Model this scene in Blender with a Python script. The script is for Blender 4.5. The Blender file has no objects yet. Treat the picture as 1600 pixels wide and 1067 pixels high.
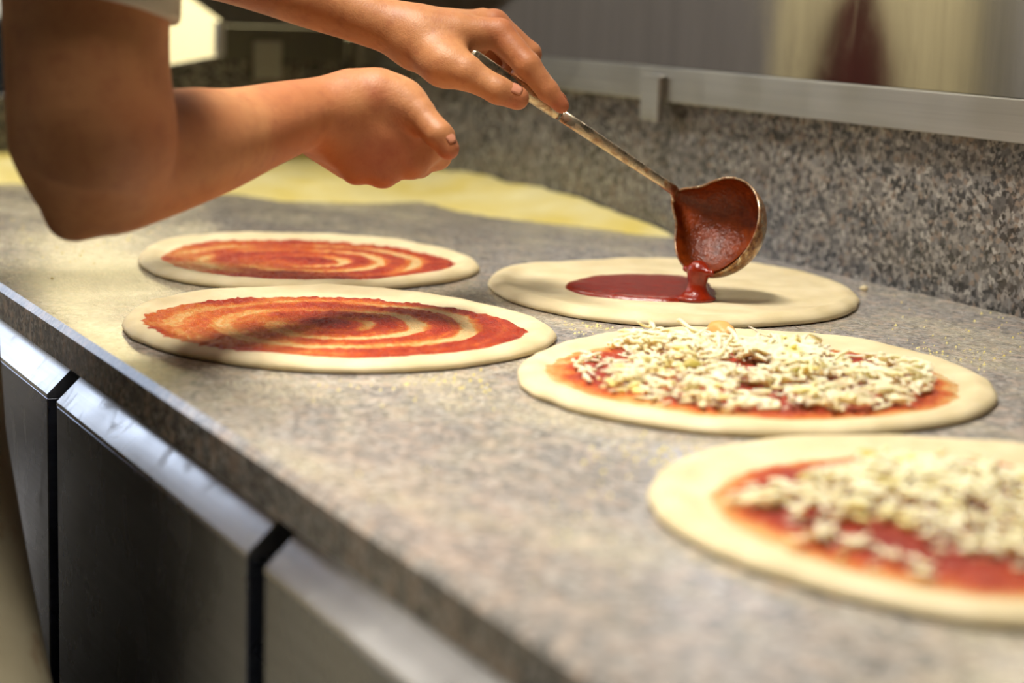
import bpy, bmesh, math, random
import numpy as np
from mathutils import Vector, Matrix

C = bpy.context.scene.collection
S = bpy.context.scene
rng = np.random.default_rng(7)
random.seed(7)
PI = math.pi

# ------------------------------------------------------------------ camera
CT = 0.90                                   # worktop height
CAM = np.array([0.0, 0.0, CT + 0.24])
RC = np.array([[0.45656447, 0.88909779, 0.03246562],      # camera right
               [0.17148314, -0.05213512, -0.98380662],    # camera down
               [-0.87300769, 0.45473845, -0.17626832]])   # camera forward
cd = bpy.data.cameras.new('camera')
cam = bpy.data.objects.new('camera', cd)
C.objects.link(cam)
M4 = Matrix.Identity(4)
for i in range(3):
    M4[i][0] = RC[0][i]; M4[i][1] = -RC[1][i]; M4[i][2] = -RC[2][i]; M4[i][3] = CAM[i]
cam.matrix_world = M4
cd.sensor_width = 36.0
cd.lens = 3000.0 / 1600.0 * 36.0
cd.clip_start = 0.02
cd.dof.use_dof = True
cd.dof.focus_distance = 1.42
cd.dof.aperture_fstop = 4.0
cd.dof.aperture_blades = 9
S.camera = cam

# ------------------------------------------------------------------ light
S.view_settings.view_transform = 'Standard'
S.view_settings.look = 'None'
S.view_settings.gamma = 1.0
S.view_settings.exposure = 0.0
w = bpy.data.worlds.new('world'); S.world = w
w.use_nodes = True
w.node_tree.nodes['Background'].inputs[0].default_value = (1.0, 0.86, 0.70, 1)
w.node_tree.nodes['Background'].inputs[1].default_value = 0.035


def area(name, loc, target, sx, sy, power, col):
    l = bpy.data.lights.new(name, 'AREA'); l.shape = 'RECTANGLE'
    l.size = sx; l.size_y = sy; l.energy = power; l.color = col
    o = bpy.data.objects.new(name, l); C.objects.link(o)
    o.location = loc
    o.rotation_euler = (Vector(target) - Vector(loc)).to_track_quat('-Z', 'Y').to_euler()
    return o


lamp = area('worktop_lamp_light', (-1.10, 0.24, 2.55), (-1.10, 0.24, 0.9), 0.70, 0.22, 14.5, (1.0, 0.94, 0.84))
lamp.data.spread = math.radians(82)
area('room_fill_light', (-3.9, -2.0, 2.62), (-4.3, -1.8, 0), 1.2, 0.35, 50, (1.0, 0.93, 0.84))  # unseen fill, added to wash the cream wall that the steel panel mirrors
area('rear_fill_light', (-2.75, 0.45, 2.55), (-2.6, 0.75, 0.9), 0.5, 0.25, 7, (1.0, 0.93, 0.78)).data.spread = math.radians(110)  # unseen fill, added to brighten the left end and the semolina
area('far_wall_light', (-4.2, 1.7, 2.55), (-4.95, 1.7, 1.0), 1.6, 0.3, 105, (1.0, 0.94, 0.80))  # unseen light added to brighten the cream wall


# ------------------------------------------------------------------ node helpers
def new_mat(name):
    m = bpy.data.materials.new(name); m.use_nodes = True
    nt = m.node_tree
    b = nt.nodes['Principled BSDF']
    return m, nt, b


def N(nt, t, **kw):
    n = nt.nodes.new(t)
    for k, v in kw.items():
        if k.startswith('i_'):
            key = k[2:]
            key = int(key) if key.isdigit() else key.replace('_', ' ')
            n.inputs[key].default_value = v
        else:
            setattr(n, k, v)
    return n


def ramp(nt, stops, src, interp='LINEAR'):
    r = nt.nodes.new('ShaderNodeValToRGB'); cr = r.color_ramp
    cr.interpolation = interp
    while len(cr.elements) > 1:
        cr.elements.remove(cr.elements[0])
    first = True
    for p, c in stops:
        c = tuple(c) + (1,) if len(c) == 3 else c
        if first:
            cr.elements[0].position = p; cr.elements[0].color = c; first = False
        else:
            e = cr.elements.new(p); e.color = c
    nt.links.new(src, r.inputs[0])
    return r


def mix(nt, a, b, fac, mode='MIX'):
    m = nt.nodes.new('ShaderNodeMix'); m.data_type = 'RGBA'; m.blend_type = mode
    for s, v in ((0, fac), (6, a), (7, b)):
        if hasattr(v, 'is_output') or isinstance(v, bpy.types.NodeSocket):
            nt.links.new(v, m.inputs[s])
        else:
            m.inputs[s].default_value = v if s == 0 else (tuple(v) + (1,) if len(v) == 3 else v)
    return m.outputs[2]


def coords(nt):
    return nt.nodes.new('ShaderNodeTexCoord').outputs['Object']


def scaled(nt, src, s, loc=(0, 0, 0), rot=(0, 0, 0)):
    m = nt.nodes.new('ShaderNodeMapping'); nt.links.new(src, m.inputs[0])
    m.inputs['Scale'].default_value = s; m.inputs['Location'].default_value = loc
    m.inputs['Rotation'].default_value = rot
    return m.outputs[0]


def noise(nt, vec, scale, detail=3, rough=0.5, dist=0.0):
    n = N(nt, 'ShaderNodeTexNoise'); nt.links.new(vec, n.inputs['Vector'])
    n.inputs['Scale'].default_value = scale; n.inputs['Detail'].default_value = detail
    n.inputs['Roughness'].default_value = rough; n.inputs['Distortion'].default_value = dist
    return n.outputs['Fac']


def math_(nt, op, a, b=None, clamp=False):
    m = nt.nodes.new('ShaderNodeMath'); m.operation = op; m.use_clamp = clamp
    for i, v in enumerate((a, b)):
        if v is None: continue
        if isinstance(v, bpy.types.NodeSocket): nt.links.new(v, m.inputs[i])
        else: m.inputs[i].default_value = v
    return m.outputs[0]


def bump(nt, bsdf, h, strength, dist=0.001):
    b = nt.nodes.new('ShaderNodeBump'); nt.links.new(h, b.inputs['Height'])
    b.inputs['Strength'].default_value = strength; b.inputs['Distance'].default_value = dist
    nt.links.new(b.outputs[0], bsdf.inputs['Normal'])


def srgb(r, g, b):
    f = lambda c: (c / 255 / 12.92) if c / 255 <= 0.04045 else ((c / 255 + 0.055) / 1.055) ** 2.4
    return (f(r), f(g), f(b))


def simple(name, col, rough=0.5, metal=0.0, spec=0.5):
    m, nt, b = new_mat(name)
    b.inputs['Base Color'].default_value = tuple(col) + (1,)
    b.inputs['Roughness'].default_value = rough
    b.inputs['Metallic'].default_value = metal
    b.inputs['Specular IOR Level'].default_value = spec
    v = coords(nt)
    n = noise(nt, v, 60, 4)
    bump(nt, b, n, 0.08, 0.001)
    return m


def granite(name, dust_sheen=False, rough=0.16, lift=0.0, sc=1.0):
    m, nt, b = new_mat(name)
    v = coords(nt)
    wob = N(nt, 'ShaderNodeTexNoise'); nt.links.new(v, wob.inputs['Vector'])
    wob.inputs['Scale'].default_value = 190; wob.inputs['Detail'].default_value = 2
    add = N(nt, 'ShaderNodeVectorMath', operation='SCALE'); nt.links.new(wob.outputs['Color'], add.inputs[0]); add.inputs['Scale'].default_value = 0.006
    ad2 = N(nt, 'ShaderNodeVectorMath', operation='ADD'); nt.links.new(v, ad2.inputs[0]); nt.links.new(add.outputs[0], ad2.inputs[1])
    vv = ad2.outputs[0]

    def vor(scale):
        o = N(nt, 'ShaderNodeTexVoronoi'); nt.links.new(vv, o.inputs['Vector']); o.inputs['Scale'].default_value = scale
        s = N(nt, 'ShaderNodeSeparateColor'); nt.links.new(o.outputs['Color'], s.inputs[0])
        return s
    s1 = vor(270 * sc)
    base = ramp(nt, [(0.0, srgb(58, 58, 60)), (0.12, srgb(100, 98, 98)), (0.30, srgb(134, 130, 127)), (0.50, srgb(166, 161, 155)),
                     (0.70, srgb(150, 134, 122)), (0.80, srgb(140, 138, 138)), (0.92, srgb(188, 184, 178))], s1.outputs[0], 'CONSTANT')
    s2 = vor(390 * sc)
    fine = ramp(nt, [(0.0, (1, 1, 1)), (0.70, (0, 0, 0))], s2.outputs[1], 'CONSTANT')
    dk = ramp(nt, [(0.0, srgb(24, 26, 28)), (0.5, srgb(62, 58, 56)), (0.75, srgb(38, 44, 44))], s2.outputs[2], 'CONSTANT')
    inv = math_(nt, 'SUBTRACT', 1.0, fine.outputs[0])
    clump = ramp(nt, [(0.42, (0.35, 0.35, 0.35)), (0.60, (1, 1, 1))], noise(nt, v, 55, 3))
    f = math_(nt, 'MULTIPLY', inv, clump.outputs[0])
    col = mix(nt, base.outputs[0], dk.outputs[0], f)
    big = noise(nt, v, 16, 2)
    col = mix(nt, col, srgb(140, 118, 100), math_(nt, 'MULTIPLY', ramp(nt, [(0.5, (0, 0, 0)), (0.75, (1, 1, 1))], big).outputs[0], 0.22))
    if lift > 0:
        pch = noise(nt, v, 70, 4, 0.7)
        col = mix(nt, col, srgb(206, 178, 156), math_(nt, 'MULTIPLY', ramp(nt, [(0.50, (0, 0, 0)), (0.62, (1, 1, 1))], pch).outputs[0], 0.5))
        col = mix(nt, col, srgb(92, 92, 94), math_(nt, 'MULTIPLY', ramp(nt, [(0.34, (1, 1, 1)), (0.46, (0, 0, 0))], pch).outputs[0], 0.6))
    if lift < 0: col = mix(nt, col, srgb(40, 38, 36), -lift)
    if lift > 0: col = mix(nt, col, srgb(222, 214, 204), lift)
    r = ramp(nt, [(0.3, (rough * 0.75,) * 3), (0.7, (rough * 1.4,) * 3)], noise(nt, v, 9, 4)).outputs[0]
    if dust_sheen:
        d1 = noise(nt, scaled(nt, v, (1, 1.8, 1)), 7, 5, 0.6)
        d2 = noise(nt, scaled(nt, v, (1.0, 3.0, 1)), 160, 3, 0.7)
        msk = math_(nt, 'MULTIPLY', ramp(nt, [(0.46, (0, 0, 0)), (0.66, (1, 1, 1))], d1).outputs[0],
                    ramp(nt, [(0.40, (0.1, 0.1, 0.1)), (0.62, (1, 1, 1))], d2).outputs[0])
        # semolina film, the cream wall's reflection painted in with it, near the front edge
        sp = N(nt, 'ShaderNodeSeparateXYZ'); nt.links.new(v, sp.inputs[0])
        dx = math_(nt, 'DIVIDE', math_(nt, 'ADD', sp.outputs[0], 1.46), 0.24)
        dy = math_(nt, 'DIVIDE', math_(nt, 'SUBTRACT', sp.outputs[1], 0.45), 0.10)
        rr = math_(nt, 'ADD', math_(nt, 'MULTIPLY', dx, dx), math_(nt, 'MULTIPLY', dy, dy))
        reg = math_(nt, 'SUBTRACT', 1.25, rr, clamp=True)
        film_sheen = math_(nt, 'MULTIPLY', reg, ramp(nt, [(0.35, (0.35,) * 3), (0.6, (1,) * 3)], d2).outputs[0])
        msk = math_(nt, 'MAXIMUM', math_(nt, 'MULTIPLY', msk, 0.55), math_(nt, 'MULTIPLY', film_sheen, 0.40))
        col = mix(nt, col, srgb(220, 208, 166), msk)
        r = math_(nt, 'ADD', r, math_(nt, 'MULTIPLY', msk, 0.35))
    nt.links.new(col, b.inputs['Base Color'])
    nt.links.new(r, b.inputs['Roughness'])
    b.inputs['Specular IOR Level'].default_value = 0.5
    bump(nt, b, s2.outputs[0], 0.05, 0.0005)
    return m


def steel(name, base=0.45, rough=0.25, tint=(1, 1, 1), smudge=0.0, grain=(4, 4, 400), bumpy=0.05):
    m, nt, b = new_mat(name)
    v = coords(nt)
    g = noise(nt, scaled(nt, v, grain), 1.0, 4, 0.7)
    col = ramp(nt, [(0.3, tuple(base * 0.88 * t for t in tint)), (0.7, tuple(base * 1.08 * t for t in tint))], g).outputs[0]
    rg = ramp(nt, [(0.3, (rough * 0.8,) * 3), (0.7, (rough * 1.25,) * 3)], noise(nt, v, 14, 4)).outputs[0]
    if smudge > 0:
        sm = noise(nt, scaled(nt, v, (1, 1, 0.45)), 26, 6, 0.65, 1.2)
        mk = math_(nt, 'MULTIPLY', ramp(nt, [(0.55, (0, 0, 0)), (0.66, (1, 1, 1))], sm).outputs[0], smudge)
        col = mix(nt, col, srgb(170, 166, 160), mk)
        rg = math_(nt, 'ADD', rg, math_(nt, 'MULTIPLY', mk, 0.5))
    nt.links.new(col, b.inputs['Base Color']); nt.links.new(rg, b.inputs['Roughness'])
    b.inputs['Metallic'].default_value = 1.0
    bump(nt, b, g, bumpy, 0.0004)
    return m


# ------------------------------------------------------------------ mesh helpers
def link(name, me, mat, parent=None, smooth=False):
    o = bpy.data.objects.new(name, me); C.objects.link(o)
    if mat is not None: me.materials.append(mat)
    if parent is not None: o.parent = parent
    if smooth: me.shade_smooth()
    return o


def mesh_from(name, V, F):
    me = bpy.data.meshes.new(name)
    me.from_pydata([tuple(map(float, v)) for v in V], [], [tuple(map(int, f)) for f in F])
    me.update()
    return me


def fast_mesh(name, V, Q):
    me = bpy.data.meshes.new(name)
    V = np.asarray(V, np.float32); Q = np.asarray(Q, np.int32)
    k = Q.shape[1]
    me.vertices.add(len(V)); me.vertices.foreach_set('co', V.ravel())
    me.loops.add(Q.size); me.loops.foreach_set('vertex_index', Q.ravel())
    me.polygons.add(len(Q))
    me.polygons.foreach_set('loop_start', np.arange(0, Q.size, k, dtype=np.int32))
    me.update(calc_edges=True); me.validate()
    return me


def prism(name, pts, axis, a, b, mat, parent=None, bev=0.0, segs=2):
    """extrude a 2-D outline along an axis; pts are the two other coordinates in order"""
    bm = bmesh.new()
    def mk(p, t):
        if axis == 'x': return (t, p[0], p[1])
        if axis == 'y': return (p[0], t, p[1])
        return (p[0], p[1], t)
    A = [bm.verts.new(mk(p, a)) for p in pts]; B = [bm.verts.new(mk(p, b)) for p in pts]
    n = len(pts)
    bm.faces.new(A); bm.faces.new(B[::-1])
    for i in range(n):
        bm.faces.new((A[i], B[i], B[(i + 1) % n], A[(i + 1) % n]))
    bmesh.ops.recalc_face_normals(bm, faces=bm.faces)
    if bev > 0:
        bmesh.ops.bevel(bm, geom=list(bm.edges), offset=bev, segments=segs, affect='EDGES', profile=0.5)
    me = bpy.data.meshes.new(name); bm.to_mesh(me); bm.free()
    return link(name, me, mat, parent)


def box(name, x0, x1, y0, y1, z0, z1, mat, parent=None, bev=0.0):
    return prism(name, [(x0, y0), (x1, y0), (x1, y1), (x0, y1)], 'z', z0, z1, mat, parent, bev)


def empty(name, loc=(0, 0, 0)):
    o = bpy.data.objects.new(name, None); C.objects.link(o); o.location = loc
    o.empty_display_size = 0.05
    return o


def keep(o, parent):
    """parent without moving (mesh data is in world coordinates)"""
    o.parent = parent
    o.matrix_parent_inverse = Matrix.Translation(-Vector(parent.location))
    return o


def tag(o, label, cat, group=None, kind=None):
    o['label'] = label; o['category'] = cat
    if group: o['group'] = group
    if kind: o['kind'] = kind
    return o


def struct(o):
    o['kind'] = 'structure'; return o


class Lattice:
    """smooth 2-D / 3-D value noise"""
    def __init__(s, seed, n=64):
        s.t = np.random.default_rng(seed).random((n, n, n)); s.n = n

    def __call__(s, p):
        p = np.asarray(p, float); i = np.floor(p).astype(int); f = p - i
        f = f * f * (3 - 2 * f); n = s.n
        out = 0
        for a in (0, 1):
            for b in (0, 1):
                for c in (0, 1):
                    wt = (f[..., 0] if a else 1 - f[..., 0]) * (f[..., 1] if b else 1 - f[..., 1]) * (f[..., 2] if c else 1 - f[..., 2])
                    out = out + wt * s.t[(i[..., 0] + a) % n, (i[..., 1] + b) % n, (i[..., 2] + c) % n]
        return out


LN = [Lattice(k) for k in (3, 11, 19)]


def fbm(x, y, z=0.0, scale=1.0, oct_=3, seed=0):
    z = np.zeros_like(x) + z
    p = np.stack([x, y, z], -1) * scale
    s = 0; a = 0.5; tot = 0
    for k in range(oct_):
        s = s + a * LN[(k + seed) % 3](p + 7.3 * k); tot += a; a *= 0.5; p = p * 2.03
    return s / tot


def sstep(a, b, x):
    t = np.clip((x - a) / (b - a), 0, 1); return t * t * (3 - 2 * t)


# ------------------------------------------------------------------ implicit surfaces (bodies, cloth)
def cone(a, b, ra, rb, k=0.010):
    return ('c', np.array(a, float), np.array(b, float), ra, rb, k)


def ell(c, r, k=0.010, rot=None):
    return ('e', np.array(c, float), np.array(r, float), rot, None, k)


def sdf(prims, P, extra=None):
    d = np.full(len(P), 1e3)
    for t, a, b, c1, c2, k in prims:
        if t == 'c':
            ab = b - a; L2 = max(ab @ ab, 1e-12)
            h = np.clip(((P - a) @ ab) / L2, 0, 1)
            dd = np.linalg.norm(P - a - h[:, None] * ab, axis=1) - (c1 + (c2 - c1) * h)
        else:
            q = P - a
            if c1 is not None: q = q @ c1.T
            k0 = np.linalg.norm(q / b, axis=1); k1 = np.linalg.norm(q / (b * b), axis=1)
            dd = k0 * (k0 - 1) / np.maximum(k1, 1e-9)
        h = np.maximum(k - np.abs(d - dd), 0) / k
        d = np.minimum(d, dd) - h * h * k * 0.25
    if extra is not None: d = extra(P, d)
    return d


def surface_net(fn, lo, hi, h, blk=16):
    """sparse naive surface nets; fn(P)->signed distance"""
    lo = np.array(lo, float); hi = np.array(hi, float)
    nb = np.ceil((hi - lo) / (h * blk)).astype(int)
    bi = np.stack(np.meshgrid(*[np.arange(n) for n in nb], indexing='ij'), -1).reshape(-1, 3)
    cen = lo + (bi + 0.5) * blk * h
    dc = fn(cen)
    bi = bi[np.abs(dc) < blk * h * 0.5 * 1.9 + 0.012]
    g = np.stack(np.meshgrid(*[np.arange(blk + 1)] * 3, indexing='ij'), -1)
    dims = nb * blk + 2
    corners = [(a, b, c) for a in (0, 1) for b in (0, 1) for c in (0, 1)]
    eds = [(i, j) for i in range(8) for j in range(i + 1, 8) if sum(abs(np.array(corners[i]) - np.array(corners[j]))) == 1]
    ids = []; pos = []; quads = []
    key = lambda I: (I[..., 0] * dims[1] + I[..., 1]) * dims[2] + I[..., 2]
    for b0 in bi:
        G = g + b0 * blk
        P = lo + G * h
        D = fn(P.reshape(-1, 3)).reshape(blk + 1, blk + 1, blk + 1)
        if D.min() > 0 or D.max() < 0: continue
        cs = [D[a:a + blk, b:b + blk, c:c + blk] for a, b, c in corners]
        st = np.stack(cs, -1)
        act = (st.min(-1) < 0) & (st.max(-1) >= 0)
        idx = np.argwhere(act)
        if len(idx) == 0: continue
        vals = st[act]
        acc = np.zeros((len(idx), 3)); cnt = np.zeros(len(idx))
        for i, j in eds:
            a = vals[:, i]; bb = vals[:, j]
            m = (a < 0) != (bb < 0)
            t = np.where(m, a / np.where(m, a - bb, 1), 0)
            p = np.array(corners[i]) + t[:, None] * (np.array(corners[j]) - np.array(corners[i]))
            acc += p * m[:, None]; cnt += m
        pos.append(lo + (idx + b0 * blk + acc / cnt[:, None]) * h)
        gi = idx + b0 * blk
        ids.append(key(gi))
        for ax in range(3):
            u, v = [(1, 2), (2, 0), (0, 1)][ax]
            e = np.zeros(3, int); e[ax] = 1
            sl0 = D[:blk, :blk, :blk]; sl1 = D[e[0]:blk + e[0], e[1]:blk + e[1], e[2]:blk + e[2]]
            cr = (sl0 < 0) != (sl1 < 0)
            I = np.argwhere(cr)
            if len(I) == 0: continue
            neg = sl0[cr] < 0
            I = I + b0 * blk
            du = np.zeros(3, int); du[u] = 1; dv = np.zeros(3, int); dv[v] = 1
            q = np.stack([key(I), key(I - du), key(I - du - dv), key(I - dv)], 1)
            q = np.where(neg[:, None], q, q[:, ::-1])
            quads.append(q)
    ids = np.concatenate(ids); pos = np.concatenate(pos); quads = np.concatenate(quads)
    o = np.argsort(ids); ids = ids[o]; pos = pos[o]
    f = np.searchsorted(ids, quads); f = np.clip(f, 0, len(ids) - 1)
    ok = (ids[f] == quads).all(1)
    f = f[ok]
    # pull vertices onto the surface
    for _ in range(2):
        e = h * 0.2
        for s0 in range(0, len(pos), 200000):
            p = pos[s0:s0 + 200000]
            d = fn(p)
            gr = np.stack([fn(p + np.eye(3)[k] * e) - d for k in range(3)], 1) / e
            n2 = np.maximum((gr * gr).sum(1), 0.3)
            pos[s0:s0 + 200000] = p - np.clip(d / n2, -h * .5, h * .5)[:, None] * gr
    return pos, f


def Q(px, py, d):
    """world point seen at (px, py) at forward depth d"""
    return CAM + d * (RC[2] + RC[0] * (px - 800.0) / 3000.0 + RC[1] * (py - 533.5) / 3000.0)


# ================================================================== MATERIALS
M_top = granite('granite_worktop', dust_sheen=True, rough=0.15, lift=0.22)
M_edge = granite('granite_polished_edge', rough=0.12, lift=0.2)
M_face = granite('granite_front_face', rough=0.2, lift=0.05)
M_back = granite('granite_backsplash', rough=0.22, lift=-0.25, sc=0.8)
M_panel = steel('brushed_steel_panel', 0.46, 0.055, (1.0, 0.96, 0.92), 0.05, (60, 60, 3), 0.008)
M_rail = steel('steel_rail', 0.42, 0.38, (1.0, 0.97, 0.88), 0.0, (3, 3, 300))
M_rail2 = steel('shaded_steel_rail', 0.17, 0.38, (1.0, 0.97, 0.80), 0.0, (3, 300, 3))  # rail steel again, its dark reflections put into the base colour
M_door = steel('dark_steel_door', 0.40, 0.26, (0.88, 0.94, 1.12), 0.16, (4, 4, 220))
M_grip = steel('bright_steel_grip', 0.72, 0.30, (1.0, 0.99, 0.98), 0.22, (4, 200, 200))
M_black = simple('black_rubber', (0.004, 0.004, 0.004), 0.7, spec=0.2)
M_cream = simple('cream_paint', srgb(236, 224, 178), 0.7)
M_wall = simple('room_paint', srgb(176, 174, 168), 0.8)
M_floor = simple('floor_tile', srgb(140, 140, 144), 0.35)
M_dark = simple('dark_enamel', srgb(30, 32, 36), 0.4)

# ================================================================== ROOM
struct(box('floor', -5.0, 2.6, -2.4, 3.0, -0.05, 0.0, M_floor))
struct(box('ceiling', -5.0, 2.6, -2.4, 3.0, 2.7, 2.75, M_wall))
struct(box('wall_left', -5.05, -5.0, -2.4, 3.0, 0.0, 2.7, M_cream))
struct(box('wall_back', -2.62, 2.6, 1.10, 1.16, 0.0, 2.7, M_wall))
struct(box('wall_far', -5.0, -2.62, 2.94, 3.0, 0.0, 2.7, M_wall))
struct(box('wall_front', -5.0, 2.6, -2.45, -2.4, 0.0, 2.7, M_wall))
struct(box('wall_right', 2.6, 2.65, -2.4, 3.0, 0.0, 2.7, M_wall))

# ================================================================== WORKTOP
t = CT
wt = prism('granite_worktop', [(0.3362, t - 0.027), (0.3362, t - 0.0045), (0.3405, t), (1.068, t), (1.068, t - 0.027)],
           'x', -2.552, 0.6, M_top)
tag(wt, 'long speckled grey granite worktop with polished chamfered front edge', 'worktop')
wt.data.materials.append(M_edge); wt.data.materials.append(M_face)
for f in wt.data.polygons:
    if 0.2 < f.normal.z < 0.95: f.material_index = 1
    elif f.normal.y < -0.9: f.material_index = 2

bs = prism('granite_backsplash', [(-2.552, t), (0.6, t), (0.6, t + 0.16), (-2.552, t + 0.16)], 'y', 1.0685, 1.098, M_back)
tag(bs, 'long speckled granite upstand rising behind the ladle along the back of the worktop', 'backsplash')
ls = prism('granite_backsplash', [(0.30, t - 0.027), (1.098, t - 0.027), (1.098, t + 0.150), (0.858, t + 0.148), (0.564, t + 0.090), (0.30, t + 0.05)], 'x', -2.582, -2.5535, M_back)
tag(ls, 'short granite end upstand with sloping top at the far left end of the worktop', 'backsplash')

# ================================================================== COUNTER UNIT (doors)
cu = empty('refrigerated_counter', (-1.1, 0.7, 0))
tag(cu, 'steel under-counter cabinet with dark doors and slanted bright grips', 'cabinet')
keep(box('body', -2.5, 0.55, 0.3805, 1.06, 0.10, t - 0.0275, M_black), cu)
keep(box('plinth', -2.46, 0.5, 0.42, 1.04, 0.0, 0.0995, M_dark), cu)


def door(x0, x1):
    zt = t - 0.0556
    d = prism('door', [(0.3300, 0.14), (0.3300, zt), (0.3345, zt), (0.3790, zt), (0.3790, 0.14)], 'x', x0, x1, M_door, None, 0.0008, 1)
    keep(d, cu)
    g = prism('door_grip', [(0.3296, zt + 0.0004), (0.3300, zt + 0.0030), (0.3480, t - 0.0350), (0.3495, t - 0.0325), (0.3520, t - 0.0310),
                            (0.3560, t - 0.0300), (0.3560, zt + 0.0004)],
              'x', x0, x1, M_grip, None)
    g.parent = d; g['label'] = 'slanted bright steel grip along the door top'
    return d


for k in range(5):
    x0 = -1.7590 - 0.4295 + k * 0.4295
    door(x0, x0 + 0.4021)

# ================================================================== STEEL PANELS
sp = empty('steel_wall_panel', (-1.0, 1.06, t + 0.15))
tag(sp, 'large reflective steel panel above the granite, behind the ladle', 'wall panel')
keep(box('sheet', -2.545, 0.6, 1.0600, 1.0640, t + 0.1745, t + 0.95, M_panel), sp)
keep(prism('rail', [(1.0520, t + 0.1395), (1.0520, t + 0.1740), (1.0680, t + 0.1740), (1.0680, t + 0.1395)], 'x', -2.53, 0.6, M_rail, None, 0.0008, 1), sp)
for x in (-1.7150, -0.55):
    keep(prism('bracket', [(x - 0.018, t + 0.119), (x + 0.018, t + 0.119), (x + 0.018, t + 0.166), (x - 0.018, t + 0.166)], 'y', 1.0440, 1.0518, M_rail, None, 0.0008, 1), sp)
keep(box('bracket', -2.545, -2.5, 1.045, 1.0518, t + 0.110, t + 0.176, M_rail), sp)

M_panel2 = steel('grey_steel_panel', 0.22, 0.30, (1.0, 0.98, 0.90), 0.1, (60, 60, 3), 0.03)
lp = empty('steel_wall_panel', (-2.57, 0.95, t + 0.19))
tag(lp, 'dark steel panel and rail above the end upstand, behind the raised forearm', 'wall panel')
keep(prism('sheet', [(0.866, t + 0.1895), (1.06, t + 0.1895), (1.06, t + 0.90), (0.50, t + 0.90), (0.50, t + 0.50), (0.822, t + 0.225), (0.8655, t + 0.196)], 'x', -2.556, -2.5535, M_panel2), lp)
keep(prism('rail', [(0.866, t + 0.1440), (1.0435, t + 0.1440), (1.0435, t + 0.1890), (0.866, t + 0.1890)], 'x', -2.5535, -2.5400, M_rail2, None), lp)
keep(prism('bracket', [(0.905, t + 0.118), (0.946, t + 0.118), (0.946, t + 0.170), (0.905, t + 0.170)], 'x', -2.5395, -2.533, M_rail, None), lp)
keep(prism('end_strip', [(0.8555, t + 0.1490), (0.8655, t + 0.1490), (0.8655, t + 0.195), (0.8555, t + 0.195)], 'x', -2.556, -2.5390, M_grip, None), lp)

# ================================================================== PIZZAS
def granules(nt, v, s=900):
    return noise(nt, v, s, 3, 0.7)


def dough_mat():
    m, nt, b = new_mat('raw_dough')
    v = coords(nt)
    n1 = noise(nt, v, 30, 4); n2 = noise(nt, v, 420, 4, 0.7)
    col = ramp(nt, [(0.3, srgb(212, 194, 150)), (0.7, srgb(235, 219, 180))], n1).outputs[0]
    nt.links.new(col, b.inputs['Base Color'])
    b.inputs['Roughness'].default_value = 0.62
    b.inputs['Subsurface Weight'].default_value = 0.15
    b.inputs['Subsurface Radius'].default_value = (0.006, 0.004, 0.002)
    b.inputs['Subsurface Scale'].default_value = 1.0
    bump(nt, b, math_(nt, 'ADD', n2, math_(nt, 'MULTIPLY', n1, 2.0)), 0.35, 0.0008)
    return m


def sauce_mat():
    m, nt, b = new_mat('tomato_sauce')
    v = coords(nt)
    at = N(nt, 'ShaderNodeAttribute', attribute_name='thick')
    g = noise(nt, v, 260, 4, 0.7)
    g2 = noise(nt, v, 900, 2, 0.6)
    f = math_(nt, 'ADD', at.outputs['Fac'], math_(nt, 'MULTIPLY', math_(nt, 'SUBTRACT', g, 0.5), 0.95))
    col = ramp(nt, [(0.02, srgb(230, 196, 138)), (0.20, srgb(222, 160, 84)), (0.40, srgb(212, 108, 34)), (0.62, srgb(190, 68, 20)),
                    (0.85, srgb(164, 42, 14)), (1.0, srgb(140, 26, 12))], f).outputs[0]
    nt.links.new(col, b.inputs['Base Color'])
    nt.links.new(ramp(nt, [(0.3, (0.20,) * 3), (0.7, (0.42,) * 3)], g).outputs[0], b.inputs['Roughness'])
    bump(nt, b, math_(nt, 'ADD', g, g2), 0.9, 0.0016)
    return m


M_dough = dough_mat(); M_sauce = sauce_mat()


def fresh_mat():
    m, nt, b = new_mat('fresh_sauce')
    v = coords(nt)
    n1 = noise(nt, v, 160, 4, 0.7)
    nt.links.new(ramp(nt, [(0.3, srgb(116, 26, 6)), (0.7, srgb(144, 38, 10))], n1).outputs[0], b.inputs['Base Color'])
    b.inputs['Roughness'].default_value = 0.2
    bump(nt, b, math_(nt, 'ADD', n1, noise(nt, v, 700, 2)), 0.35, 0.001)
    return m


M_fresh = fresh_mat()


def cheese_mat():
    m, nt, b = new_mat('grated_mozzarella')
    v = coords(nt)
    n1 = noise(nt, v, 45, 3)
    col = ramp(nt, [(0.30, srgb(246, 230, 180)), (0.55, srgb(250, 240, 204)), (0.72, srgb(244, 226, 140))], n1).outputs[0]
    nt.links.new(col, b.inputs['Base Color'])
    b.inputs['Roughness'].default_value = 0.45
    b.inputs['Subsurface Weight'].default_value = 0.6
    b.inputs['Subsurface Radius'].default_value = (0.006, 0.005, 0.003)
    b.inputs['Subsurface Scale'].default_value = 1.0
    bump(nt, b, noise(nt, v, 700, 2), 0.2, 0.0005)
    return m


M_cheese = cheese_mat()


def radial(R, th):
    T = np.arange(len(R)) * 2 * PI / len(R) - PI
    # smooth periodic interpolation with a low-pass Fourier series
    c = np.fft.rfft(R); k = np.arange(len(c)); c = c * np.exp(-(k / 7.0) ** 2)
    o = np.zeros_like(th) + c[0].real / len(R)
    for j in range(1, len(c)):
        o = o + 2 / len(R) * (c[j].real * np.cos(j * (th + PI)) - c[j].imag * np.sin(j * (th + PI)))
    return o


def polar(nr, na):
    rho = np.linspace(0, 1, nr + 1)[1:]; th = np.linspace(-PI, PI, na, endpoint=False)
    return rho, th


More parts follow.
